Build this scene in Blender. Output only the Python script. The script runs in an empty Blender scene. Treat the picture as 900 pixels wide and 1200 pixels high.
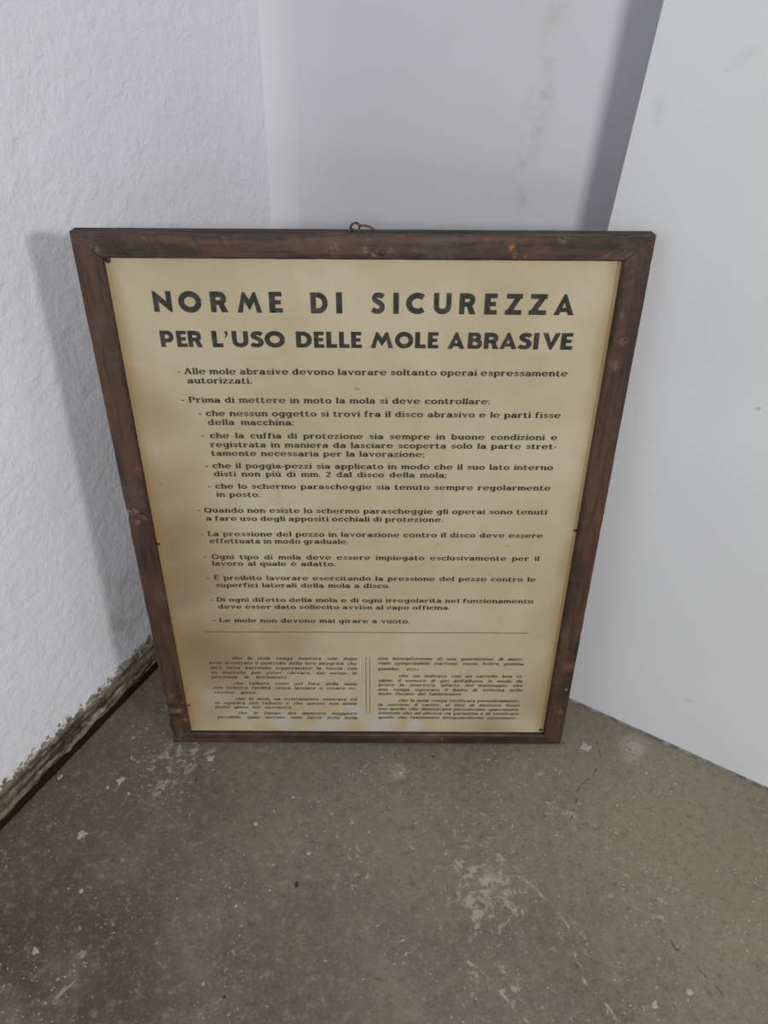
import bpy, bmesh, math, random
from mathutils import Vector, Matrix, noise

random.seed(7)
scene = bpy.context.scene
COL = scene.collection
FZ = 0.0044                      # height of the frame's front lower edge above the floor

# ------------------------------------------------------------------ camera
cam_data = bpy.data.cameras.new('camera')
cam_data.sensor_fit = 'HORIZONTAL'
cam_data.sensor_width = 36.0
cam_data.lens = 36.0
cam_data.clip_start = 0.02
cam = bpy.data.objects.new('camera', cam_data)
COL.objects.link(cam)
right = Vector((1.0, 0.0026, 0.0028)).normalized()
fwd = Vector((-0.0002, 0.7740, -0.6332)).normalized()
up = right.cross(fwd).normalized()
right = fwd.cross(up).normalized()
cam.matrix_world = Matrix((
    (right.x, up.x, -fwd.x, 0.0257),
    (right.y, up.y, -fwd.y, -0.7154),
    (right.z, up.z, -fwd.z, 1.0644 + FZ),
    (0, 0, 0, 1)))
scene.camera = cam

# ------------------------------------------------------------------ world, lights, exposure
scene.view_settings.view_transform = 'Standard'
scene.view_settings.look = 'None'
scene.view_settings.gamma = 1.0
scene.view_settings.use_curve_mapping = False
scene.view_settings.exposure = 0.0

world = bpy.data.worlds.new('world')
scene.world = world
world.use_nodes = True
world.node_tree.nodes['Background'].inputs[0].default_value = (0.93, 0.96, 1.0, 1)
world.node_tree.nodes['Background'].inputs[1].default_value = 0.20


def area(name, loc, target, sx, sy, power, color, spread=180):
    d = bpy.data.lights.new(name, 'AREA')
    d.shape = 'RECTANGLE'
    d.size, d.size_y = sx, sy
    d.energy = power
    d.color = color
    d.spread = math.radians(spread)
    o = bpy.data.objects.new(name, d)
    COL.objects.link(o)
    o.location = loc
    o.rotation_euler = (Vector(target) - Vector(loc)).to_track_quat('-Z', 'Y').to_euler()
    return o


area('lamp', (0.06, -2.60, 1.72), (0.1, 0.2, 0.35), 0.22, 0.22, 33.0, (1.0, 0.985, 0.965))
area('lamp', (2.28, -2.08, 1.71), (-0.2, 0.2, 0.4), 0.40, 0.30, 32.0, (1.0, 0.99, 0.98))
area('window_light', (0.0, -2.9, 0.97), (0.0, 0.3, 0.6), 0.4, 0.26, 4.5, (0.96, 0.98, 1.0))

# ------------------------------------------------------------------ helpers


def link(name, me, mats, parent=None):
    o = bpy.data.objects.new(name, me)
    COL.objects.link(o)
    for m in (mats if isinstance(mats, (list, tuple)) else [mats]):
        me.materials.append(m)
    if parent:
        o.parent = parent
    return o


def mesh(name, verts, faces, mats, parent=None, smooth=False, idx=None):
    me = bpy.data.meshes.new(name)
    me.from_pydata([tuple(v) for v in verts], [], faces)
    if idx:
        me.polygons.foreach_set('material_index', idx)
    if smooth:
        me.polygons.foreach_set('use_smooth', [True] * len(me.polygons))
    me.update()
    return link(name, me, mats, parent)


def structure(o):
    o['kind'] = 'structure'
    return o


class Mat:
    """small node-graph writer"""

    def __init__(self, name, rough=0.8, spec=0.3):
        self.m = bpy.data.materials.new(name)
        self.m.use_nodes = True
        self.nt = self.m.node_tree
        self.b = self.nt.nodes['Principled BSDF']
        self.b.inputs['Roughness'].default_value = rough
        self.b.inputs['Specular IOR Level'].default_value = spec
        tc = self.nt.nodes.new('ShaderNodeTexCoord')
        self.P = tc.outputs['Object']

    def n(self, typ, **kw):
        x = self.nt.nodes.new(typ)
        for k, v in kw.items():
            setattr(x, k, v)
        return x

    def put(self, sock, v):
        if hasattr(v, 'is_linked') or hasattr(v, 'links'):
            self.nt.links.new(v, sock)
        else:
            sock.default_value = v

    def math(self, op, a, b=None, c=None, clamp=False):
        x = self.n('ShaderNodeMath', operation=op, use_clamp=clamp)
        self.put(x.inputs[0], a)
        if b is not None:
            self.put(x.inputs[1], b)
        if c is not None:
            self.put(x.inputs[2], c)
        return x.outputs[0]

    def vmath(self, op, a, b=None, out=0):
        x = self.n('ShaderNodeVectorMath', operation=op)
        self.put(x.inputs[0], a)
        if b is not None:
            self.put(x.inputs[1], b)
        return x.outputs[out]

    def scale(self, v, s):
        return self.vmath('MULTIPLY', v, s)

    def noise(self, v, scale, detail=4, rough=0.55, dist=0.0, col=False):
        x = self.n('ShaderNodeTexNoise')
        self.put(x.inputs['Vector'], v)
        x.inputs['Scale'].default_value = scale
        x.inputs['Detail'].default_value = detail
        x.inputs['Roughness'].default_value = rough
        x.inputs['Distortion'].default_value = dist
        return x.outputs['Color' if col else 'Fac']

    def voronoi(self, v, scale, feature='F1'):
        x = self.n('ShaderNodeTexVoronoi', feature=feature)
        self.put(x.inputs['Vector'], v)
        x.inputs['Scale'].default_value = scale
        return x.outputs['Distance']

    def step(self, v, lo, hi, a=0.0, b=1.0):
        x = self.n('ShaderNodeMapRange', interpolation_type='SMOOTHSTEP')
        self.put(x.inputs[0], v)
        x.inputs[1].default_value = lo
        x.inputs[2].default_value = hi
        x.inputs[3].default_value = a
        x.inputs[4].default_value = b
        return x.outputs[0]

    def mix(self, f, a, b):
        x = self.n('ShaderNodeMix', data_type='RGBA')
        self.put(x.inputs[0], f)
        self.put(x.inputs[6], a if not isinstance(a, tuple) else (*a, 1))
        self.put(x.inputs[7], b if not isinstance(b, tuple) else (*b, 1))
        return x.outputs[2]

    def warp(self, v, scale, amt):
        c = self.noise(v, scale, 3, col=True)
        c = self.vmath('SUBTRACT', c, (0.5, 0.5, 0.5))
        c = self.scale(c, (amt, amt, amt))
        return self.vmath('ADD', v, c)

    def blobs(self, v, pts, axis_scale=None):
        """max over points (x, y, z, radius, strength) of a soft round falloff"""
        tot = None
        for (x, y, z, r, s) in pts:
            d = self.vmath('DISTANCE', v, (x, y, z), out=1)
            f = self.step(d, 0.0, r, s, 0.0)
            tot = f if tot is None else self.math('MAXIMUM', tot, f)
        return tot

    def seg(self, v, a, b, w, soft, s=1.0):
        """soft line from a to b"""
        a, b = Vector(a), Vector(b)
        ab = b - a
        pa = self.vmath('SUBTRACT', v, tuple(a))
        t = self.math('MULTIPLY', self.vmath('DOT_PRODUCT', pa, tuple(ab), out=1), 1 / ab.length_squared, clamp=True)
        x = self.n('ShaderNodeVectorMath', operation='SCALE')
        x.inputs[0].default_value = tuple(ab)
        self.put(x.inputs['Scale'], t)
        d = self.vmath('DISTANCE', pa, x.outputs[0], out=1)
        return self.step(d, w, w + soft, s, 0.0)

    def bump(self, h, strength, dist, prev=None):
        x = self.n('ShaderNodeBump')
        x.inputs['Strength'].default_value = strength
        x.inputs['Distance'].default_value = dist
        self.put(x.inputs['Height'], h)
        if prev is not None:
            self.put(x.inputs['Normal'], prev)
        return x.outputs[0]

    def done(self, color=None, normal=None, rough=None):
        if color is not None:
            self.put(self.b.inputs['Base Color'], color if not isinstance(color, tuple) else (*color, 1))
        if normal is not None:
            self.put(self.b.inputs['Normal'], normal)
        if rough is not None:
            self.put(self.b.inputs['Roughness'], rough)
        return self.m


# ------------------------------------------------------------------ materials
def plaster(name, base, lump, fine, dirt_foot=False, stains=None, lines=None):
    m = Mat(name, 0.9, 0.15)
    big = m.noise(m.P, 2.2, 3)
    c = m.mix(m.step(big, 0.35, 0.7), tuple(x * 0.96 for x in base), tuple(min(1, x * 1.03) for x in base))
    # small grey pits in the paint
    sp = m.voronoi(m.warp(m.P, 30, 0.02), 26)
    gate = m.step(m.noise(m.P, 9, 2), 0.60, 0.66)
    pit = m.math('MULTIPLY', m.step(sp, 0.045, 0.10, 1, 0), gate)
    c = m.mix(m.math('MULTIPLY', pit, 0.55), c, (0.30, 0.29, 0.27))
    if stains:
        f = m.blobs(m.warp(m.P, 9, 0.06), stains)
        f = m.math('MULTIPLY', f, m.step(m.noise(m.P, 38, 5, 0.65), 0.34, 0.62))
        c = m.mix(f, c, (0.36, 0.35, 0.33))
    if lines:
        tot = None
        for (a, b, w, s) in lines:
            f = m.seg(m.warp(m.P, 14, 0.03), a, b, w * 0.2, w, s)
            tot = f if tot is None else m.math('MAXIMUM', tot, f)
        f = m.math('MULTIPLY', tot, m.step(m.noise(m.P, 30, 5, 0.7), 0.40, 0.66))
        c = m.mix(f, c, (0.57, 0.555, 0.52))
    if dirt_foot:
        z = m.n('ShaderNodeSeparateXYZ')
        m.put(z.inputs[0], m.P)
        h = z.outputs[2]
        rag = m.noise(m.P, 75, 6, 0.75)
        band = m.math('SUBTRACT', m.step(h, 0.050, 0.080, 1.0, 0.0), m.step(rag, 0.35, 0.65))
        f = m.step(band, 0.0, 0.22)
        spk = m.math('MULTIPLY', m.step(m.voronoi(m.P, 150), 0.10, 0.22, 1, 0),
                     m.math('MULTIPLY', m.step(h, 0.045, 0.13, 1.0, 0.0), m.step(m.noise(m.P, 45, 3), 0.48, 0.6)))
        c = m.mix(m.math('MULTIPLY', spk, 0.7), c, (0.20, 0.17, 0.13))
        soil = m.mix(m.step(m.noise(m.P, 60, 5, 0.7), 0.4, 0.62), (0.13, 0.105, 0.075), (0.40, 0.37, 0.31))
        c = m.mix(f, c, soil)
    n1 = m.bump(m.noise(m.warp(m.P, 20, 0.03), 46, 4, 0.6), lump, 0.006)
    n2 = m.bump(m.noise(m.P, 170, 4, 0.6), fine, 0.0015, n1)
    return m.done(c, n2)


def floor_mat():
    m = Mat('worn concrete', 0.78, 0.25)
    P = m.P
    a = m.noise(P, 3.0, 5, 0.6)
    c = m.mix(m.step(a, 0.34, 0.66), (0.140, 0.122, 0.092), (0.215, 0.190, 0.143))
    # greyer bald patches
    g = m.blobs(m.warp(P, 6, 0.10), [(-0.10, -0.28, 0, 0.24, 1), (-0.05, -0.06, 0, 0.16, 0.8), (0.05, -0.33, 0, 0.2, 0.8),
                                     (-0.25, -0.30, 0, 0.16, 0.6), (0.20, -0.34, 0, 0.14, 0.6), (-0.12, -0.10, 0, 0.1, 0.7)])
    g = m.math('MULTIPLY', g, m.step(m.noise(P, 14, 5, 0.65), 0.36, 0.62))
    c = m.mix(m.math('MULTIPLY', g, 0.8), c, (0.128, 0.130, 0.116))
    # olive, lighter area by the right wall
    o = m.blobs(P, [(0.42, -0.12, 0, 0.30, 1), (0.55, -0.22, 0, 0.26, 1)])
    c = m.mix(m.math('MULTIPLY', o, 0.65), c, (0.262, 0.232, 0.158))
    # brown dust along the left wall
    o = m.seg(m.warp(P, 8, 0.05), (-0.62, -0.35, 0), (-0.37, 0.10, 0), 0.02, 0.10, 0.8)
    c = m.mix(m.math('MULTIPLY', o, 0.7), c, (0.128, 0.105, 0.080))
    # broad darker brown area over the left and front left, broken by noise
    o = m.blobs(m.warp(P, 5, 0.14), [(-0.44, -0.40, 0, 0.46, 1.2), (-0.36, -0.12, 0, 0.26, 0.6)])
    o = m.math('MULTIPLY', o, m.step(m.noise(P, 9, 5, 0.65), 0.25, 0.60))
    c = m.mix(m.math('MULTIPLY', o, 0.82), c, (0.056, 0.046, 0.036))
    # mottling
    f = m.noise(P, 70, 6, 0.72)
    c = m.mix(m.step(f, 0.50, 0.72, 0, 0.55), c, (0.31, 0.275, 0.22))
    c = m.mix(m.step(f, 0.48, 0.30, 0, 0.5), c, (0.066, 0.058, 0.047))
    f = m.noise(P, 240, 4, 0.7)
    c = m.mix(m.step(f, 0.54, 0.72, 0, 0.55), c, (0.30, 0.27, 0.22))
    c = m.mix(m.step(f, 0.46, 0.30, 0, 0.55), c, (0.07, 0.062, 0.05))
    # fine light specks
    s = m.voronoi(m.warp(P, 90, 0.01), 130)
    gate = m.step(m.noise(P, 7, 3), 0.44, 0.60)
    s = m.math('MULTIPLY', m.step(s, 0.16, 0.27, 1, 0), gate)
    s = m.math('MULTIPLY', s, m.step(m.noise(P, 220, 2), 0.46, 0.6))
    c = m.mix(m.math('MULTIPLY', s, 0.75), c, (0.45, 0.42, 0.36))
    # worn, whitish scuffed zones where paint residue is left in the pores
    z = m.blobs(m.warp(P, 8, 0.08), [(0.165, -0.23, 0, 0.15, 0.78), (0.15, -0.16, 0, 0.12, 0.55), (0.10, -0.14, 0, 0.10, 0.55), (-0.02, -0.19, 0, 0.09, 0.6),
                                     (0.18, -0.34, 0, 0.08, 0.65), (0.03, -0.06, 0, 0.08, 0.45), (-0.30, -0.03, 0, 0.10, 0.75),
                                     (0.30, -0.13, 0, 0.13, 0.5), (0.40, -0.24, 0, 0.13, 0.45), (0.28, -0.28, 0, 0.09, 0.5),
                                     (-0.13, -0.16, 0, 0.07, 0.5), (0.25, -0.06, 0, 0.08, 0.5), (0.16, -0.10, 0, 0.1, 0.5)])
    r = m.noise(m.warp(P, 40, 0.015), 64, 7, 0.76)
    zz = m.step(m.math('ADD', r, m.math('MULTIPLY', z, 0.235)), 0.655, 0.75)
    c = m.mix(m.math('MULTIPLY', zz, 0.70), c, (0.42, 0.385, 0.32))
    # patches of their own
    w = m.warp(P, 34, 0.022)
    t = m.blobs(w, [(0.427, -0.0, 0, 0.030, 0.75), (0.418, -0.018, 0, 0.022, 0.5), (0.175, -0.212, 0, 0.020, 0.5),
                    (0.05, -0.044, 0, 0.016, 0.9), (0.046, -0.052, 0, 0.012, 0.7)])
    t = m.math('MULTIPLY', t, m.step(m.noise(P, 120, 4, 0.7), 0.30, 0.55))
    c = m.mix(t, c, (0.43, 0.41, 0.355))
    # cracks: pale filled one and two dark hairlines
    w2 = m.warp(P, 22, 0.022)
    pale = [((0.205, -0.195, 0), (0.253, -0.243, 0)), ((0.253, -0.243, 0), (0.271, -0.274, 0)),
            ((0.271, -0.274, 0), (0.282, -0.341, 0)), ((0.282, -0.341, 0), (0.330, -0.410, 0)), ((0.135, -0.315, 0), (0.205, -0.385, 0))]
    tot = None
    for a_, b_ in pale:
        f = m.seg(w2, a_, b_, 0.0002, 0.0030)
        tot = f if tot is None else m.math('MAXIMUM', tot, f)
    tot = m.math('MULTIPLY', tot, m.step(m.noise(P, 40, 5, 0.75), 0.44, 0.60))
    c = m.mix(m.math('MULTIPLY', tot, 0.75), c, (0.47, 0.43, 0.36))
    dark = [((0.372, 0.02, 0), (0.369, -0.03, 0)), ((0.369, -0.03, 0), (0.328, -0.068, 0)), ((0.328, -0.068, 0), (0.303, -0.125, 0)),
            ((0.398, -0.285, 0), (0.450, -0.355, 0))]
    td = None
    for a_, b_ in dark:
        f = m.seg(w2, a_, b_, 0.0002, 0.0016)
        td = f if td is None else m.math('MAXIMUM', td, f)
    c = m.mix(m.math('MULTIPLY', td, 0.75), c, (0.05, 0.045, 0.038))
    h = m.math('ADD', m.noise(P, 60, 6, 0.7), m.math('MULTIPLY', m.math('MAXIMUM', td, tot), -0.4))
    n = m.bump(h, 0.35, 0.003)
    n = m.bump(m.noise(P, 260, 3, 0.6), 0.3, 0.0008, n)
    return m.done(c, n, m.step(a, 0.3, 0.7, 0.62, 0.85))


def wood(name, stretch, spots=(), dark=()):
    m = Mat(name, 0.52, 0.35)
    P = m.P
    s = m.scale(P, stretch)
    g = m.noise(m.warp(s, 3, 0.10), 34, 7, 0.66)
    c = m.mix(m.step(g, 0.32, 0.70), (0.023, 0.0135, 0.0095), (0.092, 0.048, 0.031))
    fine = m.noise(s, 130, 4, 0.7)
    c = m.mix(m.step(fine, 0.50, 0.36, 0, 0.55), c, (0.014, 0.009, 0.007))
    # greyish worn film
    gr = m.step(m.noise(P, 16, 5, 0.7), 0.48, 0.70, 0, 0.45)
    c = m.mix(gr, c, (0.105, 0.085, 0.068))
    warm = m.step(m.noise(m.scale(P, (1.6, 1, 1.6)), 9, 3), 0.52, 0.68, 0, 0.5)
    c = m.mix(warm, c, (0.098, 0.040, 0.022))
    w = m.warp(P, 120, 0.007)
    for (x, z, r, st, colr) in spots:
        f = m.blobs(w, [(x, 0.0, z, r, st)])
        f = m.math('MULTIPLY', f, m.step(m.noise(P, 260, 3, 0.7), 0.40, 0.56))
        c = m.mix(f, c, colr)
    n = m.bump(fine, 0.30, 0.0012)
    n = m.bump(g, 0.3, 0.002, n)
    return m.done(c, n, m.step(g, 0.3, 0.7, 0.62, 0.45))


def dusty():
    m = Mat('dusty wood edge', 0.9, 0.1)
    g = m.noise(m.scale(m.P, (0.12, 1, 1)), 60, 5, 0.7)
    c = m.mix(m.step(g, 0.3, 0.7), (0.050, 0.043, 0.034), (0.125, 0.115, 0.098))
    return m.done(c, m.bump(g, 0.3, 0.001))


def paper_mat():
    m = Mat('yellowed paper', 0.62, 0.22)
    P = m.P
    c = m.mix(m.step(m.noise(P, 5, 4, 0.6), 0.35, 0.68), (0.405, 0.340, 0.222), (0.472, 0.416, 0.292))
    w = m.warp(P, 5, 0.10)
    # tea-coloured ageing down the left side and low down
    f = m.blobs(w, [(-0.27, 0, 0.385, 0.12, 1.0), (-0.275, 0, 0.33, 0.17, 0.95), (-0.26, 0, 0.20, 0.19, 1.0), (-0.28, 0, 0.45, 0.11, 0.7), (-0.12, 0, 0.21, 0.11, 0.6),
                    (-0.27, 0, 0.58, 0.06, 0.5), (-0.275, 0, 0.08, 0.09, 0.6), (0.28, 0, 0.10, 0.10, 0.55), (0.20, 0, 0.03, 0.08, 0.5),
                    (0.27, 0, 0.25, 0.06, 0.4)])
    c = m.mix(m.math('MULTIPLY', f, 0.92), c, (0.222, 0.145, 0.075))
    # browned edges under the rebate
    sep = m.n('ShaderNodeSeparateXYZ')
    m.put(sep.inputs[0], m.warp(P, 16, 0.02))
    ex = m.math('ABSOLUTE', sep.outputs[0])
    e = m.step(ex, 0.258, 0.283, 0, 0.75)
    c = m.mix(e, c, (0.30, 0.195, 0.075))
    # greyish smudges on the left, faint spots
    f = m.blobs(m.warp(m.scale(P, (0.45, 1, 1.6)), 12, 0.03), [(-0.118, 0, 0.605, 0.03, 0.6), (-0.118, 0, 0.47, 0.035, 0.55), (-0.10, 0, 0.545, 0.03, 0.4),
                                                                (-0.09, 0, 0.70, 0.025, 0.35)])
    c = m.mix(m.math('MULTIPLY', f, m.step(m.noise(P, 50, 4), 0.3, 0.6)), c, (0.235, 0.200, 0.150))
    f = m.step(m.noise(P, 22, 5, 0.7), 0.56, 0.72, 0, 0.28)
    c = m.mix(f, c, (0.35, 0.27, 0.16))
    v = m.voronoi(m.warp(P, 60, 0.01), 40)
    f = m.math('MULTIPLY', m.step(v, 0.06, 0.12, 1, 0), m.step(m.noise(P, 14, 2), 0.58, 0.64))
    c = m.mix(m.math('MULTIPLY', f, 0.55), c, (0.19, 0.14, 0.09))
    # bleached damp patches along the foot
    f = m.blobs(m.warp(P, 22, 0.03), [(0.02, 0, 0.040, 0.045, 1.5), (-0.06, 0, 0.035, 0.045, 1.4), (-0.13, 0, 0.040, 0.04, 1.2),
                                       (0.075, 0, 0.034, 0.032, 1.4), (-0.02, 0, 0.07, 0.035, 1.0), (-0.19, 0, 0.065, 0.03, 0.7),
                                       (-0.23, 0, 0.09, 0.05, 0.55), (-0.16, 0, 0.10, 0.03, 0.5)])
    f = m.math('MULTIPLY', m.step(f, 0.15, 0.95, 0, 0.8), m.step(m.noise(P, 26, 5, 0.7), 0.28, 0.55, 0.5, 1.1))
    c = m.mix(f, c, (0.42, 0.41, 0.36))
    # tide line of the damp patch
    t = m.seg(m.warp(P, 40, 0.008), (-0.247, 0, 0.085), (-0.243, 0, 0.047), 0.0003, 0.0022)
    t = m.math('MAXIMUM', t, m.seg(m.warp(P, 40, 0.008), (-0.243, 0, 0.047), (-0.190, 0, 0.040), 0.0003, 0.003))
    c = m.mix(m.math('MULTIPLY', t, 0.6), c, (0.21, 0.13, 0.06))
    # faint creases
    n = m.bump(m.noise(m.scale(P, (1, 1, 0.4)), 9, 3), 0.25, 0.004)
    n = m.bump(m.noise(P, 120, 3), 0.1, 0.0006, n)
    return m.done(c, n)


def ink_mat(name, dark, light):
    m = Mat(name, 0.7, 0.2)
    f = m.step(m.noise(m.P, 90, 4, 0.7), 0.4, 0.7)
    return m.done(m.mix(f, dark, light))


def metal_mat():
    m = Mat('rusty wire', 0.55, 0.5)
    m.b.inputs['Metallic'].default_value = 0.6
    return m.done(m.mix(m.step(m.noise(m.P, 300, 3), 0.4, 0.65), (0.06, 0.045, 0.038), (0.16, 0.10, 0.065)))


M_left = plaster('rough whitewashed plaster', (0.735, 0.74, 0.785), 0.55, 0.25, dirt_foot=True,
                 stains=[(-0.40, 0.14, 0.13, 0.07, 0.55), (-0.37, 0.17, 0.09, 0.05, 0.8), (-0.385, 0.15, 0.20, 0.06, 0.35)])
M_back = plaster('smooth whitewashed plaster', (0.74, 0.745, 0.78), 0.10, 0.12,
                 lines=[((0.219, 0.40, 0.68), (0.226, 0.397, 0.86), 0.022, 0.75), ((0.226, 0.397, 0.86), (0.238, 0.394, 0.98), 0.018, 0.5),
                        ((0.233, 0.391, 0.738), (0.252, 0.382, 0.737), 0.008, 0.9)])
M_right = plaster('smooth painted plaster', (0.65, 0.665, 0.685), 0.06, 0.05,
                  stains=[(0.362, 0.093, 0.955, 0.013, 0.45), (0.302, 0.13, 0.895, 0.012, 0.25), (0.49, 0.0, 0.12, 0.010, 0.5)])
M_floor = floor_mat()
M_paper = paper_mat()
ORANGE = (0.30, 0.115, 0.035)
PALE = (0.21, 0.165, 0.12)
M_rail = wood('stained wood, grain across', (0.10, 1, 1), spots=[
    (0.158, 0.772, 0.006, 1.0, ORANGE), (0.162, 0.764, 0.005, 1.0, ORANGE), (0.174, 0.763, 0.003, 0.9, ORANGE), (0.056, 0.769, 0.003, 0.6, ORANGE),
    (0.003, 0.768, 0.006, 0.8, PALE), (0.011, 0.762, 0.004, 0.9, PALE), (0.029, 0.768, 0.004, 0.9, PALE), (-0.03, 0.772, 0.014, 0.35, PALE),
    (0.012, 0.775, 0.010, 0.6, (0.02, 0.014, 0.011)), (0.04, 0.768, 0.007, 0.5, (0.03, 0.018, 0.012)),
    (-0.285, 0.766, 0.012, 0.5, PALE), (0.21, 0.782, 0.010, 0.55, PALE), (0.26, 0.764, 0.007, 0.4, ORANGE), (0.12, 0.012, 0.004, 0.9, PALE)])
M_stile = wood('stained wood, grain along', (1, 1, 0.10), spots=[
    (-0.303, 0.437, 0.010, 0.9, PALE), (-0.296, 0.437, 0.006, 0.8, PALE), (-0.297, 0.421, 0.006, 1.0, PALE),
    (-0.300, 0.430, 0.006, 1.0, (0.015, 0.010, 0.008)), (-0.308, 0.430, 0.006, 1.0, (0.015, 0.010, 0.008)),
    (-0.298, 0.105, 0.010, 0.6, PALE), (-0.300, 0.085, 0.010, 1.0, (0.012, 0.009, 0.009)), (-0.292, 0.072, 0.006, 0.8, PALE),
    (-0.297, 0.060, 0.010, 1.0, (0.014, 0.009, 0.010)), (-0.300, 0.020, 0.022, 0.7, (0.075, 0.070, 0.052)),
    (0.290, 0.64, 0.010, 0.55, PALE), (0.294, 0.67, 0.008, 0.5, PALE), (0.287, 0.70, 0.006, 0.5, PALE), (0.302, 0.122, 0.003, 0.9, (0.4, 0.38, 0.34)),
    (0.299, 0.075, 0.010, 0.5, ORANGE), (0.300, 0.17, 0.014, 0.4, ORANGE), (-0.285, 0.50, 0.008, 0.4, ORANGE)])
M_dusty = dusty()
M_ink_big = ink_mat('black title ink', (0.030, 0.030, 0.026), (0.062, 0.060, 0.050))
M_ink = ink_mat('black text ink', (0.035, 0.030, 0.022), (0.085, 0.070, 0.048))
M_ink_small = ink_mat('faded text ink', (0.060, 0.048, 0.032), (0.13, 0.105, 0.070))
M_rule = ink_mat('faded line ink', (0.13, 0.10, 0.06), (0.22, 0.17, 0.11))
M_wire = metal_mat()
M_nail = Mat('dark nail', 0.5, 0.5).done((0.022, 0.017, 0.013))
M_gap = Mat('dark gap', 0.9, 0.1).done((0.016, 0.011, 0.007))
M_board = Mat('brown backing board', 0.8, 0.2).done((0.16, 0.10, 0.055))


def crumbly():
    m = Mat('weathered wall foot', 0.95, 0.1)
    rot = m.n('ShaderNodeVectorRotate', rotation_type='Z_AXIS')
    m.put(rot.inputs['Vector'], m.P)
    rot.inputs['Angle'].default_value = math.radians(-62.08)
    Q = rot.outputs[0]                      # x now runs along the wall
    S = m.warp(m.scale(Q, (0.16, 1, 1.4)), 60, 0.006)
    n1 = m.noise(S, 75, 6, 0.72)
    c = m.mix(m.step(n1, 0.36, 0.60), (0.060, 0.046, 0.031), (0.235, 0.200, 0.150))
    f = m.step(m.noise(m.scale(Q, (0.25, 1, 1.6)), 48, 5, 0.7), 0.54, 0.66)
    c = m.mix(m.math('MULTIPLY', f, 0.8), c, (0.40, 0.385, 0.36))
    f = m.step(m.noise(m.scale(Q, (0.2, 1, 1.8)), 34, 5, 0.7), 0.46, 0.38)
    c = m.mix(m.math('MULTIPLY', f, 0.8), c, (0.028, 0.021, 0.015))
    return m.done(c, m.bump(n1, 0.9, 0.004))


M_crumb = crumbly()


def grime():
    m = Mat('grey grime line', 0.9, 0.1)
    return m.done(m.mix(m.step(m.noise(m.P, 60, 5), 0.4, 0.6), (0.13, 0.13, 0.12), (0.26, 0.26, 0.245)))


M_grime = grime()

# ------------------------------------------------------------------ room shell
LD = Vector((0.4683, 0.8836, 0))            # along the left wall, towards the corner
LN = Vector((0.8836, -0.4683, 0))           # left wall's normal, into the room
RD = Vector((0.8547, -0.5191, 0))           # along the right-hand wall, away from the corner
HT = 2.5


def surf(name, fa, fb, nu, nv, mat, amp=0.0, amp_scale=4.0, nrm=None, zs=None, thick=0.10):
    """wall between the upright edges fa(z) and fb(z), with slight unevenness and real thickness"""
    zs = zs or [HT * j / nv for j in range(nv + 1)]
    vs, fs = [], []
    for z in zs:
        a, b = fa(z), fb(z)
        for i in range(nu + 1):
            p = a.lerp(b, i / nu)
            if amp:
                e = min(1, 8 * min(i, nu - i) / nu)
                p = p + nrm * (amp * e * (noise.noise(p * amp_scale) + 0.4 * noise.noise(p * amp_scale * 4)))
            vs.append(p)
    k = len(zs)
    w = nu + 1
    for j in range(k - 1):
        for i in range(nu):
            fs.append((j * w + i, j * w + i + 1, (j + 1) * w + i + 1, (j + 1) * w + i))
    n = len(vs)
    vs += [v - nrm * thick for v in vs]
    for f in list(fs):
        fs.append(tuple(q + n for q in reversed(f)))
    vs += vs[:n] + vs[n:2 * n]                # separate rim vertices keep the edges crisp
    rim = [i for i in range(w)] + [j * w + nu for j in range(1, k)] + [(k - 1) * w + i for i in range(nu - 1, -1, -1)] + [j * w for j in range(k - 2, 0, -1)]
    for q in range(len(rim)):
        a, b = rim[q], rim[(q + 1) % len(rim)]
        fs.append((b + 2 * n, a + 2 * n, a + 3 * n, b + 3 * n))
    o = mesh(name, vs, fs, mat, smooth=False)
    for p in o.data.polygons:
        p.use_smooth = p.index < (k - 1) * nu
    return structure(o)


A = lambda z: Vector((-0.1764 + 0.0218 * z, 0.5433 + 0.0427 * z, z))
L0 = lambda z: Vector((-0.5362, -0.1341, z)) - LD * 1.9
Bp = lambda z: Vector((-0.1448 + 0.044 * z, 0.5530 + 0.0463 * z, z))
C = lambda z: Vector((0.2310 + 0.0532 * min(z, 1.1), 0.1577 - 0.0207 * min(z, 1.1), z))
RN = Vector((-0.5191, -0.8547, 0))
R1 = lambda z: C(z) + RD * 2.2

surf('wall_left', L0, A, 120, 100, M_left, 0.0030, 5.0, LN)
surf('trim_1', A, Bp, 6, 60, M_back, 0.0, 5.0, (LN * 0.5 + RN * 0.5).normalized(), thick=0.02)['label'] = 'narrow rounded plaster strip in the corner'
surf('wall_back', Bp, lambda z: Bp(z) + RD * 0.95, 40, 60, M_back, 0.0012, 4.0, RN)
surf('wall_right', C, R1, 60, 60, M_right, 0.0, 3.0, RN, thick=0.115)

# floor: a thick slab
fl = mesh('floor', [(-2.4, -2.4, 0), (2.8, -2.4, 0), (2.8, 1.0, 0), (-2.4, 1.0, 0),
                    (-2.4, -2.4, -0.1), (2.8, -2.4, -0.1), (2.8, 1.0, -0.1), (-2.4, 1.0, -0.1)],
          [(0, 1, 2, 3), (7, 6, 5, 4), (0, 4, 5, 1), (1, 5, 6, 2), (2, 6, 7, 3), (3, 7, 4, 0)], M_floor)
structure(fl)


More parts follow.
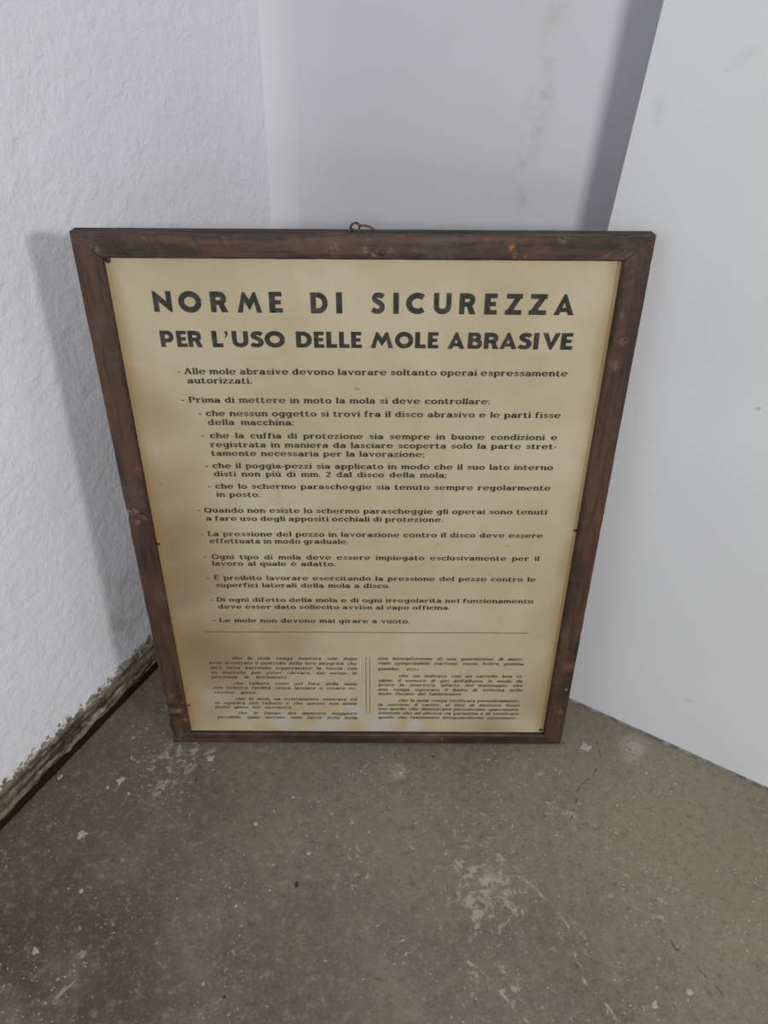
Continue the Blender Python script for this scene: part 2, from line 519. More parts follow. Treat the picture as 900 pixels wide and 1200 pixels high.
# crumbling foot of the left wall with a dark wooden batten at the floor
def strip(name, origin, direction, normal, length, n, profile, mat, jit, kind_parent=None, seed=0, closed=True):
    vs, fs = [], []
    k = len(profile)
    for i in range(n + 1):
        p = origin + direction * (length * i / n)
        for j, (out, z) in enumerate(profile):
            q = p + normal * out + Vector((0, 0, z))
            if jit and out > 0:
                s = noise.noise(Vector((i * 0.35 + seed, j * 1.7, 0))) + 0.6 * noise.noise(Vector((i * 1.1, j * 2.3 + seed, 5)))
                q = q + normal * (jit * s) + Vector((0, 0, jit * 0.9 * noise.noise(Vector((i * 0.5, j * 3.1, seed + 9))) if z > 0.002 else 0))
            vs.append(q)
    for i in range(n):
        for j in range(k - 1):
            fs.append((i * k + j, (i + 1) * k + j, (i + 1) * k + j + 1, i * k + j + 1))
    fs.append(tuple(range(k)))
    fs.append(tuple(n * k + j for j in reversed(range(k))))
    return mesh(name, vs, fs, mat, kind_parent, smooth=False)


o = strip('baseboard_left', L0(0), LD, LN, 2.72, 420,
          [(-0.004, 0.0), (0.004, 0.0), (0.006, 0.014), (0.0085, 0.020), (0.0075, 0.027), (0.0050, 0.034), (0.0045, 0.041), (0.0018, 0.050), (-0.004, 0.056)],
          M_crumb, 0.0035)
structure(o)
bb = strip('batten', L0(0) + LN * 0.002, LD, LN, 2.70, 300,
           [(-0.001, 0.0), (0.0075, 0.0), (0.0085, 0.009), (0.0060, 0.0125), (-0.001, 0.014)], M_gap, 0.0012, o, seed=4)
bb['label'] = 'dark brown wooden batten along the floor'
o = strip('baseboard_right', C(0) + RD * 0.0, RD, RN, 2.15, 300,
          [(-0.002, 0.0), (0.0022, 0.0), (0.0018, 0.0040), (-0.002, 0.0055)], M_grime, 0.0009, seed=2)
structure(o)


# paint drips and plaster crumbs on the floor: thin raised blobs
def blob(x, y, r, e=1.0, ang=0.0, seed=0, h=0.0007):
    n = 26
    vs = [Vector((x, y, h))]
    for ring, hh in ((0.6, h), (1.0, 0.0001)):
        for i in range(n):
            t = 2 * math.pi * i / n
            q = Vector((math.cos(t), math.sin(t), 0))
            rr = r * ring * max(0.35, 0.95 + 0.75 * noise.noise(q * 1.7 + Vector((seed * 3.1, 0, 0))) + 0.35 * noise.noise(q * 4.5 + Vector((0, seed * 2.3, 0))))
            px, py = q.x * rr * e, q.y * rr / max(e, 0.5) ** 0.5
            vs.append(Vector((x + px * math.cos(ang) - py * math.sin(ang), y + px * math.sin(ang) + py * math.cos(ang), hh)))
    fs = []
    for i in range(n):
        j = (i + 1) % n
        fs.append((0, 1 + i, 1 + j))
        fs.append((1 + i, 1 + n + i, 1 + n + j, 1 + j))
    return vs, fs


M_drip = Mat('old white paint drip', 0.7, 0.3).done((0.37, 0.355, 0.315))
M_drip2 = Mat('dull paint drip', 0.8, 0.2).done((0.245, 0.23, 0.195))
drips = [(-0.324, -0.019, .0055, 1.6, .3, 1), (-0.335, -0.042, .0055, 1, 0, 1), (-0.378, -0.063, .0075, 1.1, .4, 0), (-0.411, -0.151, .0065, 1.05, 0, 0),
         (-0.318, -0.085, .006, 1.2, .2, 1), (-0.473, -0.059, .004, 1, 0, 0), (-0.250, -0.012, .006, 1.9, .7, 1), (-0.246, -0.025, .006, 1.1, 0, 0),
         (-0.423, -0.308, .0045, 1, 0, 0), (-0.361, -0.311, .0045, 1, 0, 1), (-0.387, -0.231, .003, 1, 0, 0), (-0.342, -0.187, .003, 1, 0, 1),
         (0.351, -0.001, .0075, 1.2, 0, 0), (0.046, -0.045, .0085, 1.2, 0, 1), (-0.371, -0.353, .005, 3.2, .9, 1), (0.336, -0.232, .005, 1, 0, 1),
         (0.409, -0.352, .005, 1, 0, 0), (0.362, -0.366, .004, 1, 0, 0), (0.145, -0.331, .003, 1, 0, 1), (0.186, -0.365, .005, 1, .3, 1),
         (-0.161, -0.133, .0035, 1, 0, 0), (-0.08, -0.177, .003, 1, 0, 0), (0.427, -0.223, .004, 1.4, 2, 1), (-0.395, -0.075, .003, 1, 0, 0),
         (-0.360, -0.030, .003, 1, 0, 1), (-0.275, -0.045, .004, 1.4, .6, 1), (-0.36, -0.085, .0025, 1, 0, 0), (-0.11, -0.09, .0025, 1, 0, 0),
         (0.10, -0.085, .003, 1, 0, 1), (0.22, -0.15, .003, 1, 0, 1), (0.30, -0.045, .004, 1.5, 1, 1), (-0.02, -0.13, .003, 1, 0, 0)]
rd = random.Random(11)
for cx, cy, sx, sy, cnt in ((-0.31, -0.035, 0.05, 0.03, 26), (-0.12, -0.18, 0.07, 0.05, 18), (0.14, -0.10, 0.10, 0.06, 14), (0.33, -0.28, 0.10, 0.08, 14),
                            (-0.30, -0.25, 0.09, 0.09, 10), (0.42, -0.15, 0.07, 0.07, 8), (0.0, -0.30, 0.12, 0.06, 10)):
    for _ in range(cnt):
        drips.append((rd.gauss(cx, sx), rd.gauss(cy, sy), rd.uniform(0.0008, 0.0022), rd.uniform(0.8, 1.7), rd.uniform(0, 3.1), rd.randint(0, 1)))
drips = [d for d in drips if (d[0] + 0.5362) * 0.8836 - (d[1] + 0.1341) * 0.4683 > 0.02 and not (abs(d[0]) < 0.33 and -0.008 < d[1] < 0.04)]
for k, (x, y, r, e, a, kind) in enumerate(drips):
    vs, fs = blob(x, y, r, e, a, k)
    mesh('paint_drip', vs, fs, M_drip2 if kind else M_drip, fl, smooth=True)
M_peb = Mat('dark speck', 0.9, 0.1).done((0.05, 0.043, 0.036))
for k, (x, y, r) in enumerate([(-0.093, -0.222, .0034), (-0.262, -0.062, .0022), (0.105, -0.02, .0018), (-0.17, -0.36, .002)]):
    vs, fs = blob(x, y, r, 1, 0, k + 40, 0.0012)
    mesh('dirt_speck', vs, fs, M_peb, fl, smooth=True)

# ------------------------------------------------------------------ the framed notice
WD, HH, T = 0.62, 0.785, 0.022
root = bpy.data.objects.new('framed_notice', None)
root.empty_display_size = 0.1
COL.objects.link(root)
Xa = Vector((1.0, 0.0, -0.0028))
Za = Vector((0.0027, 0.1205, 0.9927)).normalized()
Ya = Za.cross(Xa).normalized()
Xa = Ya.cross(Za).normalized()
root.matrix_world = Matrix(((Xa.x, Ya.x, Za.x, 0), (Xa.y, Ya.y, Za.y, 0), (Xa.z, Ya.z, Za.z, FZ), (0, 0, 0, 1)))
root['label'] = 'old yellowed safety notice in a dark brown wooden frame leaning in the corner'
root['category'] = 'framed sign'

OX, OZ0, OZ1 = 0.2795, 0.0205, 0.7580        # opening in the frame


def rail(name, side, mats, seed):
    """one mitred member; side: 't','b','l','r'. local plane: x across, z up, y depth (0 = front)"""
    wid = {'t': HH - OZ1, 'b': OZ0, 'l': WD / 2 - OX, 'r': WD / 2 - OX}[side]
    prof = [(0, T), (0, 0.0040), (0.0010, 0.0014), (0.0032, 0.0002), (wid * 0.4, 0), (wid * 0.75, 0.0002), (wid - 0.0020, 0.0005), (wid, 0.0024), (wid, T)]
    if side == 'b':   # split along the grain near the foot
        prof = [(0, T), (0, 0.0030), (0.0012, 0.0010), (0.0028, 0.0006), (0.0036, 0.0040), (0.0044, 0.0004), (wid * 0.6, 0), (wid - 0.002, 0.0006), (wid, 0.0024), (wid, T)]
    n = 130
    k = len(prof)
    vs, fs, mi = [], [], []
    for i in range(n + 1):
        t = i / n
        for j, (s, y) in enumerate(prof):
            jit = 0.0
            if 0 < j < k - 1 and 0 < i < n:
                jit = 0.0007 * noise.noise(Vector((i * 0.21 + seed * 9, j * 1.3, 2))) + 0.0004 * noise.noise(Vector((i * 0.9, j + seed * 3.0, 7)))
            s2, y2 = s + (jit if j not in (k - 2,) else jit * 0.5), y + abs(jit) * 0.8
            if side in 'tb':
                e0, e1 = (0.032 / 0.0272 if side == 't' else 0.0305 / OZ0) * s, 0
                x = -WD / 2 + min(e0, 0.0305) + (WD - 2 * min(e0, 0.0305)) * t
                z = HH - s2 if side == 't' else s2
                z = max(z, 0.0) if side == 'b' and j < 2 else z
            else:
                eb, et = s * OZ0 / 0.0305, s * (HH - OZ1) / 0.0305
                z = eb + (HH - et - eb) * t
                x = (-WD / 2 + s2) if side == 'l' else (WD / 2 - s2)
                if side == 'l':       # knocks in the old wood
                    for zc, rr, amt in ((0.431, 0.006, 0.0022), (0.098, 0.010, 0.003), (0.076, 0.008, 0.0045), (0.056, 0.010, 0.0035), (0.018, 0.016, 0.0025)):
                        d = abs(z - zc) / rr
                        if d < 1 and 0 < j < k - 1:
                            y2 += amt * (1 - d * d) * (0.6 + 0.8 * noise.noise(Vector((i * 0.8, j * 0.9, 3))))
                            if j < 3:
                                x += amt * 0.5 * (1 - d * d)
            vs.append((x, max(y2, 0), z))
    for i in range(n):
        for j in range(k):
            j2 = (j + 1) % k
            a, b, c, d = i * k + j, (i + 1) * k + j, (i + 1) * k + j2, i * k + j2
            fs.append((a, b, c, d) if side in 'br' else (d, c, b, a))
            mi.append(1 if (side == 't' and j in (0, 1)) else 0)
    fs.append(tuple(range(k)) if side not in 'br' else tuple(reversed(range(k))))
    fs.append(tuple(n * k + q for q in (reversed(range(k)) if side not in 'br' else range(k))))
    mi += [0, 0]
    o = mesh(name, vs, fs, mats, root, smooth=False, idx=mi)
    bm = bmesh.new()
    bm.from_mesh(o.data)
    bmesh.ops.recalc_face_normals(bm, faces=bm.faces)
    bm.to_mesh(o.data)
    bm.free()
    return o


rail('frame_rail', 't', [M_rail, M_dusty], 1)['label'] = 'top rail of the frame, dusty grey along its upper edge'
rail('frame_rail', 'b', [M_rail], 2)['label'] = 'bottom rail of the frame, split along the grain'
rail('frame_stile', 'l', [M_stile], 3)['label'] = 'left stile of the frame, knocked and gouged near its foot'
rail('frame_stile', 'r', [M_stile], 4)


def box(name, x0, x1, y0, y1, z0, z1, mat, parent):
    v = [(x, y, z) for z in (z0, z1) for y in (y0, y1) for x in (x0, x1)]
    f = [(0, 2, 3, 1), (4, 5, 7, 6), (0, 1, 5, 4), (1, 3, 7, 5), (3, 2, 6, 7), (2, 0, 4, 6)]
    return mesh(name, v, f, mat, parent)


box('backing_board', -OX, OX, 0.0090, 0.0130, OZ0, OZ1, M_board, root)

# the sheet of paper, very slightly cockled, with thickness
PY = 0.0078


def cockle(x, z):
    return 0.00022 * noise.noise(Vector((x * 7, 0, z * 5)))


nx, nz = 56, 72
vs, fs = [], []
for j in range(nz + 1):
    for i in range(nx + 1):
        x = -OX + 2 * OX * i / nx
        z = OZ0 + (OZ1 - OZ0) * j / nz
        vs.append((x, PY + cockle(x, z), z))
n = len(vs)
for j in range(nz):
    for i in range(nx):
        a = j * (nx + 1) + i
        fs.append((a, a + 1, a + nx + 2, a + nx + 1))
vs += [(-OX, 0.0088, OZ0), (OX, 0.0088, OZ0), (OX, 0.0088, OZ1), (-OX, 0.0088, OZ1)]
fs.append((n + 3, n + 2, n + 1, n))
for a, b, c, d in ((0, nx, n + 1, n), (n - 1 - nx, n - 1, n + 2, n + 3)):
    fs.append((a, b, c, d))
paper = mesh('paper_sheet', vs, fs, M_paper, root, smooth=True)
paper['label'] = 'yellowed printed paper sheet with a brown stained left side'


# ---- lettering: strokes turned into flat polygons --------------------------------------
def stroke(pts, w, polys):
    n = len(pts)
    Lp, Rp = [], []
    for i in range(n):
        p = Vector(pts[i])
        if i == 0:
            d = (Vector(pts[1]) - p).normalized(); nn = Vector((-d.y, d.x)); k = 1
        elif i == n - 1:
            d = (p - Vector(pts[i - 1])).normalized(); nn = Vector((-d.y, d.x)); k = 1
        else:
            d1 = (p - Vector(pts[i - 1])).normalized(); d2 = (Vector(pts[i + 1]) - p).normalized()
            n1, n2 = Vector((-d1.y, d1.x)), Vector((-d2.y, d2.x))
            nn = (n1 + n2).normalized(); k = 1 / max(0.35, nn.dot(n1))
        ww = w[i] if isinstance(w, (list, tuple)) else w
        Lp.append(p + nn * ww / 2 * k); Rp.append(p - nn * ww / 2 * k)
    for i in range(n - 1):
        polys.append([tuple(Rp[i]), tuple(Rp[i + 1]), tuple(Lp[i + 1]), tuple(Lp[i])])


def arc(cx, cy, rx, ry, a0, a1, seg=12, wt=27, wn=16):
    """ellipse arc; heavier where it runs upright, as in a slab-serif face"""
    n = max(4, int(abs(a1 - a0) / 360 * seg * 1.6))
    pts, ws = [], []
    for i in range(n + 1):
        t = math.radians(a0 + (a1 - a0) * i / n)
        pts.append((cx + rx * math.cos(t), cy + ry * math.sin(t)))
        ws.append(wn + (wt - wn) * abs(math.cos(t)) ** 1.2)
    return pts, ws


S_, TN = 35, 21


def Ln(*c, w=S_):
    return ('L', [(c[i], c[i + 1]) for i in range(0, len(c), 2)], w)


def Ar(cx, cy, rx, ry, a0, a1, wt=S_, wn=TN):
    p, w = arc(cx, cy, rx, ry, a0, a1, 12, wt, wn)
    return ('L', p, w)


def sf(x, y=8, l=22, r=22):
    return Ln(x - l, y, x + r, y, w=20)


G = {}
G['a'] = [Ar(50, 62, 33, 30, 160, 0), Ln(83, 64, 83, 8), Ln(83, 8, 108, 8, w=16), Ar(48, 30, 33, 23, 0, 360)]
G['b'] = [Ln(28, 0, 28, 140), sf(28, 132, 24, 0), Ar(64, 50, 38, 42, 0, 360)]
G['c'] = [Ar(58, 50, 42, 42, 40, 320), Ln(84, 62, 84, 84, w=24)]
G['d'] = [Ar(52, 50, 38, 42, 0, 360), Ln(88, 0, 88, 140), sf(88, 132, 24, 0), sf(98, 8, 0, 18)]
G['e'] = [Ar(58, 50, 45, 44, 0, 322, 33, 17), Ln(18, 51, 104, 51, w=14)]
G['f'] = [Ln(36, 0, 36, 105), Ar(62, 105, 26, 28, 180, 50), Ln(8, 92, 72, 92, w=16), sf(36)]
G['g'] = [Ar(50, 52, 37, 39, 0, 360), Ln(86, 100, 86, -10), Ar(50, -10, 36, 24, 0, -150), sf(96, 92, 0, 18)]
G['h'] = [Ln(28, 0, 28, 140), sf(28, 132, 24, 0), Ar(61, 60, 33, 32, 180, 0), Ln(94, 62, 94, 0), sf(28), sf(94)]
G['i'] = [Ln(28, 0, 28, 100), sf(28, 92, 24, 0), sf(28), Ln(26, 118, 26, 142, w=26)]
G['l'] = [Ln(28, 0, 28, 140), sf(28, 132, 24, 0), sf(28)]
G['m'] = [Ln(28, 0, 28, 100), sf(28, 92, 24, 0), Ar(57, 62, 29, 30, 180, 0), Ln(86, 64, 86, 0), Ar(115, 62, 29, 30, 180, 0), Ln(144, 64, 144, 0),
          sf(28, 8, 20, 18), sf(86, 8, 18, 18), sf(144, 8, 18, 20)]
G['n'] = [Ln(28, 0, 28, 100), sf(28, 92, 24, 0), Ar(61, 60, 33, 32, 180, 0), Ln(94, 62, 94, 0), sf(28), sf(94)]
G['o'] = [Ar(55, 50, 41, 42, 0, 360)]
G['p'] = [Ln(28, -40, 28, 100), sf(28, 92, 24, 0), sf(28, -34), Ar(64, 50, 38, 42, 0, 360)]
G['q'] = [Ln(88, -40, 88, 100), sf(88, -34), Ar(52, 50, 38, 42, 0, 360)]
G['r'] = [Ln(28, 0, 28, 100), sf(28, 92, 24, 0), Ar(62, 58, 34, 34, 180, 60), Ln(84, 70, 84, 90, w=24), sf(28, 8, 22, 28)]
G['s'] = [Ln(78, 66, 78, 88, w=20), Ln(80, 84, 44, 93, 20, 74, 48, 54, 76, 44, 82, 26, 52, 8, 18, 16, w=20), Ln(19, 12, 19, 34, w=20)]
G['t'] = [Ln(36, 125, 36, 22), Ar(58, 26, 22, 20, 180, 330), Ln(8, 92, 74, 92, w=16)]
G['u'] = [Ln(28, 100, 28, 36), sf(28, 92, 24, 0), Ar(60, 38, 32, 31, 180, 360), Ln(92, 100, 92, 0), sf(92, 92, 24, 0), sf(100, 8, 0, 18)]
G['v'] = [Ln(20, 100, 56, 4, w=27), Ln(56, 4, 90, 100, w=20), sf(18, 92, 20, 22), sf(92, 92, 20, 18)]
G['x'] = [Ln(18, 98, 94, 4, w=27), Ln(92, 98, 18, 4, w=18), sf(20, 92, 18, 16), sf(90, 92, 16, 18), sf(20, 8, 18, 16), sf(92, 8, 18, 16)]
G['z'] = [Ln(14, 91, 94, 91, w=18), Ln(84, 90, 20, 10, w=25), Ln(14, 9, 96, 9, w=18), Ln(16, 96, 16, 70, w=14), Ln(96, 4, 96, 34, w=14)]
G['2'] = [Ar(52, 98, 36, 34, 160, -30), Ln(80, 84, 22, 16, w=24), Ln(12, 10, 96, 10, w=22)]
G['.'] = [Ln(16, 0, 16, 26, w=27)]
G[','] = [Ln(16, 2, 16, 26, w=27), Ln(24, 6, 10, -22, w=12)]
G[':'] = [Ln(16, 0, 16, 26, w=27), Ln(16, 68, 16, 94, w=27)]
G[';'] = [Ln(16, 2, 16, 26, w=27), Ln(24, 6, 10, -22, w=12), Ln(16, 68, 16, 94, w=27)]
G['-'] = [Ln(6, 48, 58, 48, w=22)]
G["'"] = [Ln(18, 140, 12, 104, w=18)]
G['('] = [Ar(60, 50, 42, 90, 120, 240, 16, 16)]
G[')'] = [Ar(-10, 50, 42, 90, 60, -60, 16, 16)]
G['A'] = [Ln(28, 8, 72, 138, w=24), Ln(72, 140, 122, 8, w=34), Ln(46, 46, 104, 46, w=15), sf(24, 8, 24, 22), sf(122, 8, 26, 24)]
G['P'] = [Ln(32, 0, 32, 140), sf(32, 132, 26, 24), sf(32, 8, 26, 24), Ln(32, 132, 78, 132, w=16), Ar(78, 98, 34, 34, 90, -90), Ln(32, 64, 78, 64, w=16)]
G['Q'] = [Ar(74, 70, 60, 62, 0, 360), Ln(76, 34, 124, -14, w=22)]
G['O'] = [Ar(74, 70, 60, 62, 0, 360)]
G['L'] = [Ln(34, 0, 34, 140), sf(34, 132, 26, 26), Ln(8, 8, 112, 8, w=16), Ln(108, 4, 108, 48, w=18)]
G['E'] = [Ln(34, 0, 34, 140), Ln(8, 132, 112, 132, w=16), Ln(8, 8, 116, 8, w=16), Ln(34, 70, 84, 70, w=16), Ln(108, 136, 108, 100, w=16), Ln(112, 4, 112, 44, w=16),
          Ln(82, 54, 82, 88, w=13)]
G['D'] = [Ln(34, 0, 34, 140), Ln(8, 132, 66, 132, w=16), Ln(8, 8, 66, 8, w=16), Ar(66, 70, 58, 62, 90, -90)]
for acc, base in (('\u00e0', 'a'), ('\u00e8', 'e'), ('\u00f9', 'u')):
    G[acc] = G[base] + [Ln(36, 142, 66, 116, w=16)]
G['\u00c8'] = G['E'] + [Ln(44, 178, 76, 150, w=16)]


def glyph_polys(items):
    polys = []
    for (_, pts, w) in items:
        stroke(pts, w, polys)
    return polys


GP = {c: glyph_polys(v) for c, v in G.items()}
GB = {c: (min(x for p in v for x, y in p), max(x for p in v for x, y in p)) for c, v in GP.items()}


def flat(name, polys, mat, parent):
    """polys in local (x, z); laid as ink just proud of the paper"""
    vs, fs = [], []
    for p in polys:
        k = len(vs)
        vs += [(x, PY - 0.00035 + cockle(x, z), z) for x, z in p]
        fs.append(tuple(range(k, k + len(p))))
    return mesh(name, vs, fs, mat, parent)


def text_line(text, x0, x1, z, xh, cw, slant, mat):
    """x-height xh, letter-width factor cw; word spaces stretch so the line fills x0..x1"""
    s = xh / 100.0
    gap = 11
    words = text.split(' ')
    lw = [sum(GB[c][1] - GB[c][0] + gap for c in wd) - gap for wd in words]
    tot = sum(lw) * s * cw
    span = x1 - x0
    if len(words) > 1:
        sp = (span - tot) / (len(words) - 1)
        mn = 34 * s
        if sp < mn:
            cw *= (span - mn * (len(words) - 1)) / tot
            sp = mn
        if sp > 110 * s:
            k = (span - 80 * s * (len(words) - 1)) / tot
            k = min(k, 1.22)
            cw *= k
            sp = (span - tot * k) / (len(words) - 1)
    else:
        cw *= span / tot
        sp = 0
    polys = []
    x = x0
    for wd in words:
        for c in wd:
            lo, hi = GB[c]
            for p in GP[c]:
                polys.append([(x + (px - lo + py * slant) * s * cw, z + py * s) for px, py in p])
            x += (hi - lo + gap) * s * cw
        x += sp - gap * s * cw
    return flat('text_line', polys, mat, paper)


# ---- title face: heavy geometric capitals, unit box of height 100
def tl(*c, w=27):
    return ('L', [(c[i], c[i + 1]) for i in range(0, len(c), 2)], w)


def ta(cx, cy, rx, ry, a0, a1, w=27):
    n = max(6, int(abs(a1 - a0) / 12))
    return ('L', [(cx + rx * math.cos(math.radians(a0 + (a1 - a0) * i / n)), cy + ry * math.sin(math.radians(a0 + (a1 - a0) * i / n))) for i in range(n + 1)], w)


def tp(*c):
    return ('P', [(c[i], c[i + 1]) for i in range(0, len(c), 2)], 0)


TG = {}
TG['N'] = [tp(0, 0, 24, 0, 24, 62, 0, 100), tp(0, 100, 10, 100, 84, 26, 84, 0, 76, 0, 0, 74), tp(60, 38, 84, 0, 84, 100, 60, 100)]
TG['O'] = [ta(54, 50, 40, 36.5, 0, 360, 27)]
TG['R'] = [tp(0, 0, 27, 0, 27, 100, 0, 100), tl(20, 87, 46, 87), ta(46, 67, 20, 20, 90, -90, 26), tl(46, 47, 20, 47, w=22), tp(34, 50, 62, 50, 84, 0, 52, 0)]
TG['M'] = [tp(0, 0, 26, 0, 46, 92, 30, 100), tp(30, 100, 42, 96, 74, 42, 62, 12, 34, 58), tp(62, 12, 50, 42, 82, 96, 94, 100, 90, 58), tp(98, 0, 124, 0, 94, 100, 78, 92)]
TG['E'] = [tp(0, 0, 28, 0, 28, 100, 0, 100), tp(0, 78, 60, 78, 60, 100, 0, 100), tp(0, 0, 62, 0, 62, 22, 0, 22), tp(0, 40, 55, 40, 55, 61, 0, 61)]
TG['D'] = [tp(0, 0, 27, 0, 27, 100, 0, 100), tl(18, 88, 38, 88, w=24), tl(18, 12, 38, 12, w=24), ta(36, 50, 36, 38, 90, -90, 26)]
TG['I'] = [tp(0, 0, 28, 0, 28, 100, 0, 100)]
TG['S'] = [tl(60, 80, 50, 87, 38, 89, 24, 86, 17, 76, 20, 65, 34, 56, 46, 49, 54, 40, 55, 27, 48, 16, 35, 11, 20, 12, 6, 20, w=25)]
TG['C'] = [ta(54, 50, 40, 37, 48, 312, 27)]
TG['U'] = [tl(13, 100, 13, 38, w=26), ta(44, 38, 31, 26, 180, 360, 26), tl(75, 38, 75, 100, w=26)]
TG['Z'] = [tp(4, 77, 84, 77, 84, 100, 4, 100), tp(46, 80, 84, 92, 40, 20, 0, 6), tp(0, 0, 84, 0, 84, 23, 0, 23)]
TG['A'] = [tp(0, 0, 30, 0, 58, 70, 55, 100, 48, 100), tp(110, 0, 78, 0, 48, 74, 50, 100, 60, 100), tp(24, 15, 86, 15, 80, 35, 30, 35)]
TG['V'] = [tp(0, 100, 30, 100, 56, 34, 52, 0, 46, 0), tp(104, 100, 74, 100, 48, 30, 50, 0, 60, 0)]
TG['P'] = [tp(0, 0, 28, 0, 28, 100, 0, 100), tl(20, 88, 44, 88, w=24), ta(44, 64, 23, 24, 90, -90, 26), tl(44, 40, 20, 40, w=24)]
TG['L'] = [tp(0, 0, 28, 0, 28, 100, 0, 100), tp(0, 0, 60, 0, 60, 24, 0, 24)]
TG['B'] = [tp(0, 0, 27, 0, 27, 100, 0, 100), tl(20, 89, 42, 89, w=22), ta(42, 73, 17, 16, 90, -90, 24), tl(20, 54, 46, 54, w=20), tl(20, 11, 46, 11, w=22),
           ta(46, 31, 21, 20, 90, -90, 25)]
TG["'"] = [tp(20, 100, 70, 100, 100, 82, 96, 56, 70, 24, 20, 0, 0, 12, 36, 40, 40, 54, 14, 58, 4, 78)]


def title(words, data):
    k = 0
    for word in words:
        polys = []
        for ch in word:
            c, x0, x1, z0, z1 = data[k]
            k += 1
            raw = []
            for kind, pts, w in TG[c]:
                if kind == 'P':
                    raw.append(pts)
                else:
                    stroke(pts, w, raw)
            lo = min(x for p in raw for x, y in p)
            hi = max(x for p in raw for x, y in p)
            b0 = min(y for p in raw for x, y in p)
            b1 = max(y for p in raw for x, y in p)
            for p in raw:
                polys.append([(x0 + (px - lo) / (hi - lo) * (x1 - x0), z0 + (py - b0) / (b1 - b0) * (z1 - z0)) for px, py in p])
        o = flat('title_word', polys, M_ink_big, paper)
        o['label'] = 'bold black heading word ' + word


TITLE_TOP = [
    ('N', -0.2339, -0.2135, 0.6979, 0.7214),
    ('O', -0.206, -0.1804, 0.6972, 0.7216),
    ('R', -0.1704, -0.1514, 0.6979, 0.7213),
    ('M', -0.141, -0.1135, 0.6976, 0.7211),
    ('E', -0.105, -0.0903, 0.6978, 0.7213),
    ('D', -0.059, -0.04, 0.6971, 0.7211),
    ('I', -0.0305, -0.0238, 0.6973, 0.7212),
    ('S', 0.0084, 0.0236, 0.6971, 0.7215),
    ('I', 0.0331, 0.0393, 0.6972, 0.7212),
    ('C', 0.0473, 0.0682, 0.6973, 0.7213),
    ('U', 0.0782, 0.0977, 0.6972, 0.7212),
    ('R', 0.1067, 0.1252, 0.6974, 0.7212),
    ('E', 0.1347, 0.149, 0.6972, 0.7209),
    ('Z', 0.158, 0.1765, 0.6971, 0.7208),
    ('Z', 0.1846, 0.2041, 0.6971, 0.7207),
    ('A', 0.2126, 0.2354, 0.697, 0.7207),
]
TITLE_LOW = [
    ('P', -0.2323, -0.2172, 0.657, 0.6765),
    ('E', -0.2138, -0.2021, 0.657, 0.6764),
    ('R', -0.2007, -0.1846, 0.657, 0.6764),
    ('L', -0.1734, -0.1612, 0.6571, 0.6765),
    ("'", -0.1587, -0.1548, 0.6682, 0.6764),
    ('U', -0.1505, -0.132, 0.6571, 0.6764),
    ('S', -0.1301, -0.1145, 0.6571, 0.6765),
    ('O', -0.1135, -0.0901, 0.657, 0.6766),
    ('D', -0.0775, -0.0594, 0.6571, 0.6764),
    ('E', -0.057, -0.0453, 0.6571, 0.6763),
    ('L', -0.0429, -0.0307, 0.6571, 0.6763),
    ('L', -0.0283, -0.0166, 0.6571, 0.6763),
    ('E', -0.0146, -0.0024, 0.6571, 0.6764),
    ('M', 0.0078, 0.0336, 0.6572, 0.6764),
    ('O', 0.0356, 0.0565, 0.6569, 0.6767),
    ('L', 0.0585, 0.0707, 0.6572, 0.6765),
    ('E', 0.0731, 0.0853, 0.6572, 0.6765),
    ('A', 0.096, 0.1155, 0.6569, 0.6766),
    ('B', 0.1189, 0.1355, 0.6569, 0.6764),
    ('R', 0.1374, 0.1545, 0.657, 0.6764),
    ('A', 0.1553, 0.1752, 0.657, 0.6765),
    ('S', 0.1760, 0.1922, 0.6566, 0.6765),
    ('I', 0.194, 0.1999, 0.6568, 0.6764),
    ('V', 0.2038, 0.2242, 0.6568, 0.6764),
    ('E', 0.2252, 0.2389, 0.6567, 0.6765),
]
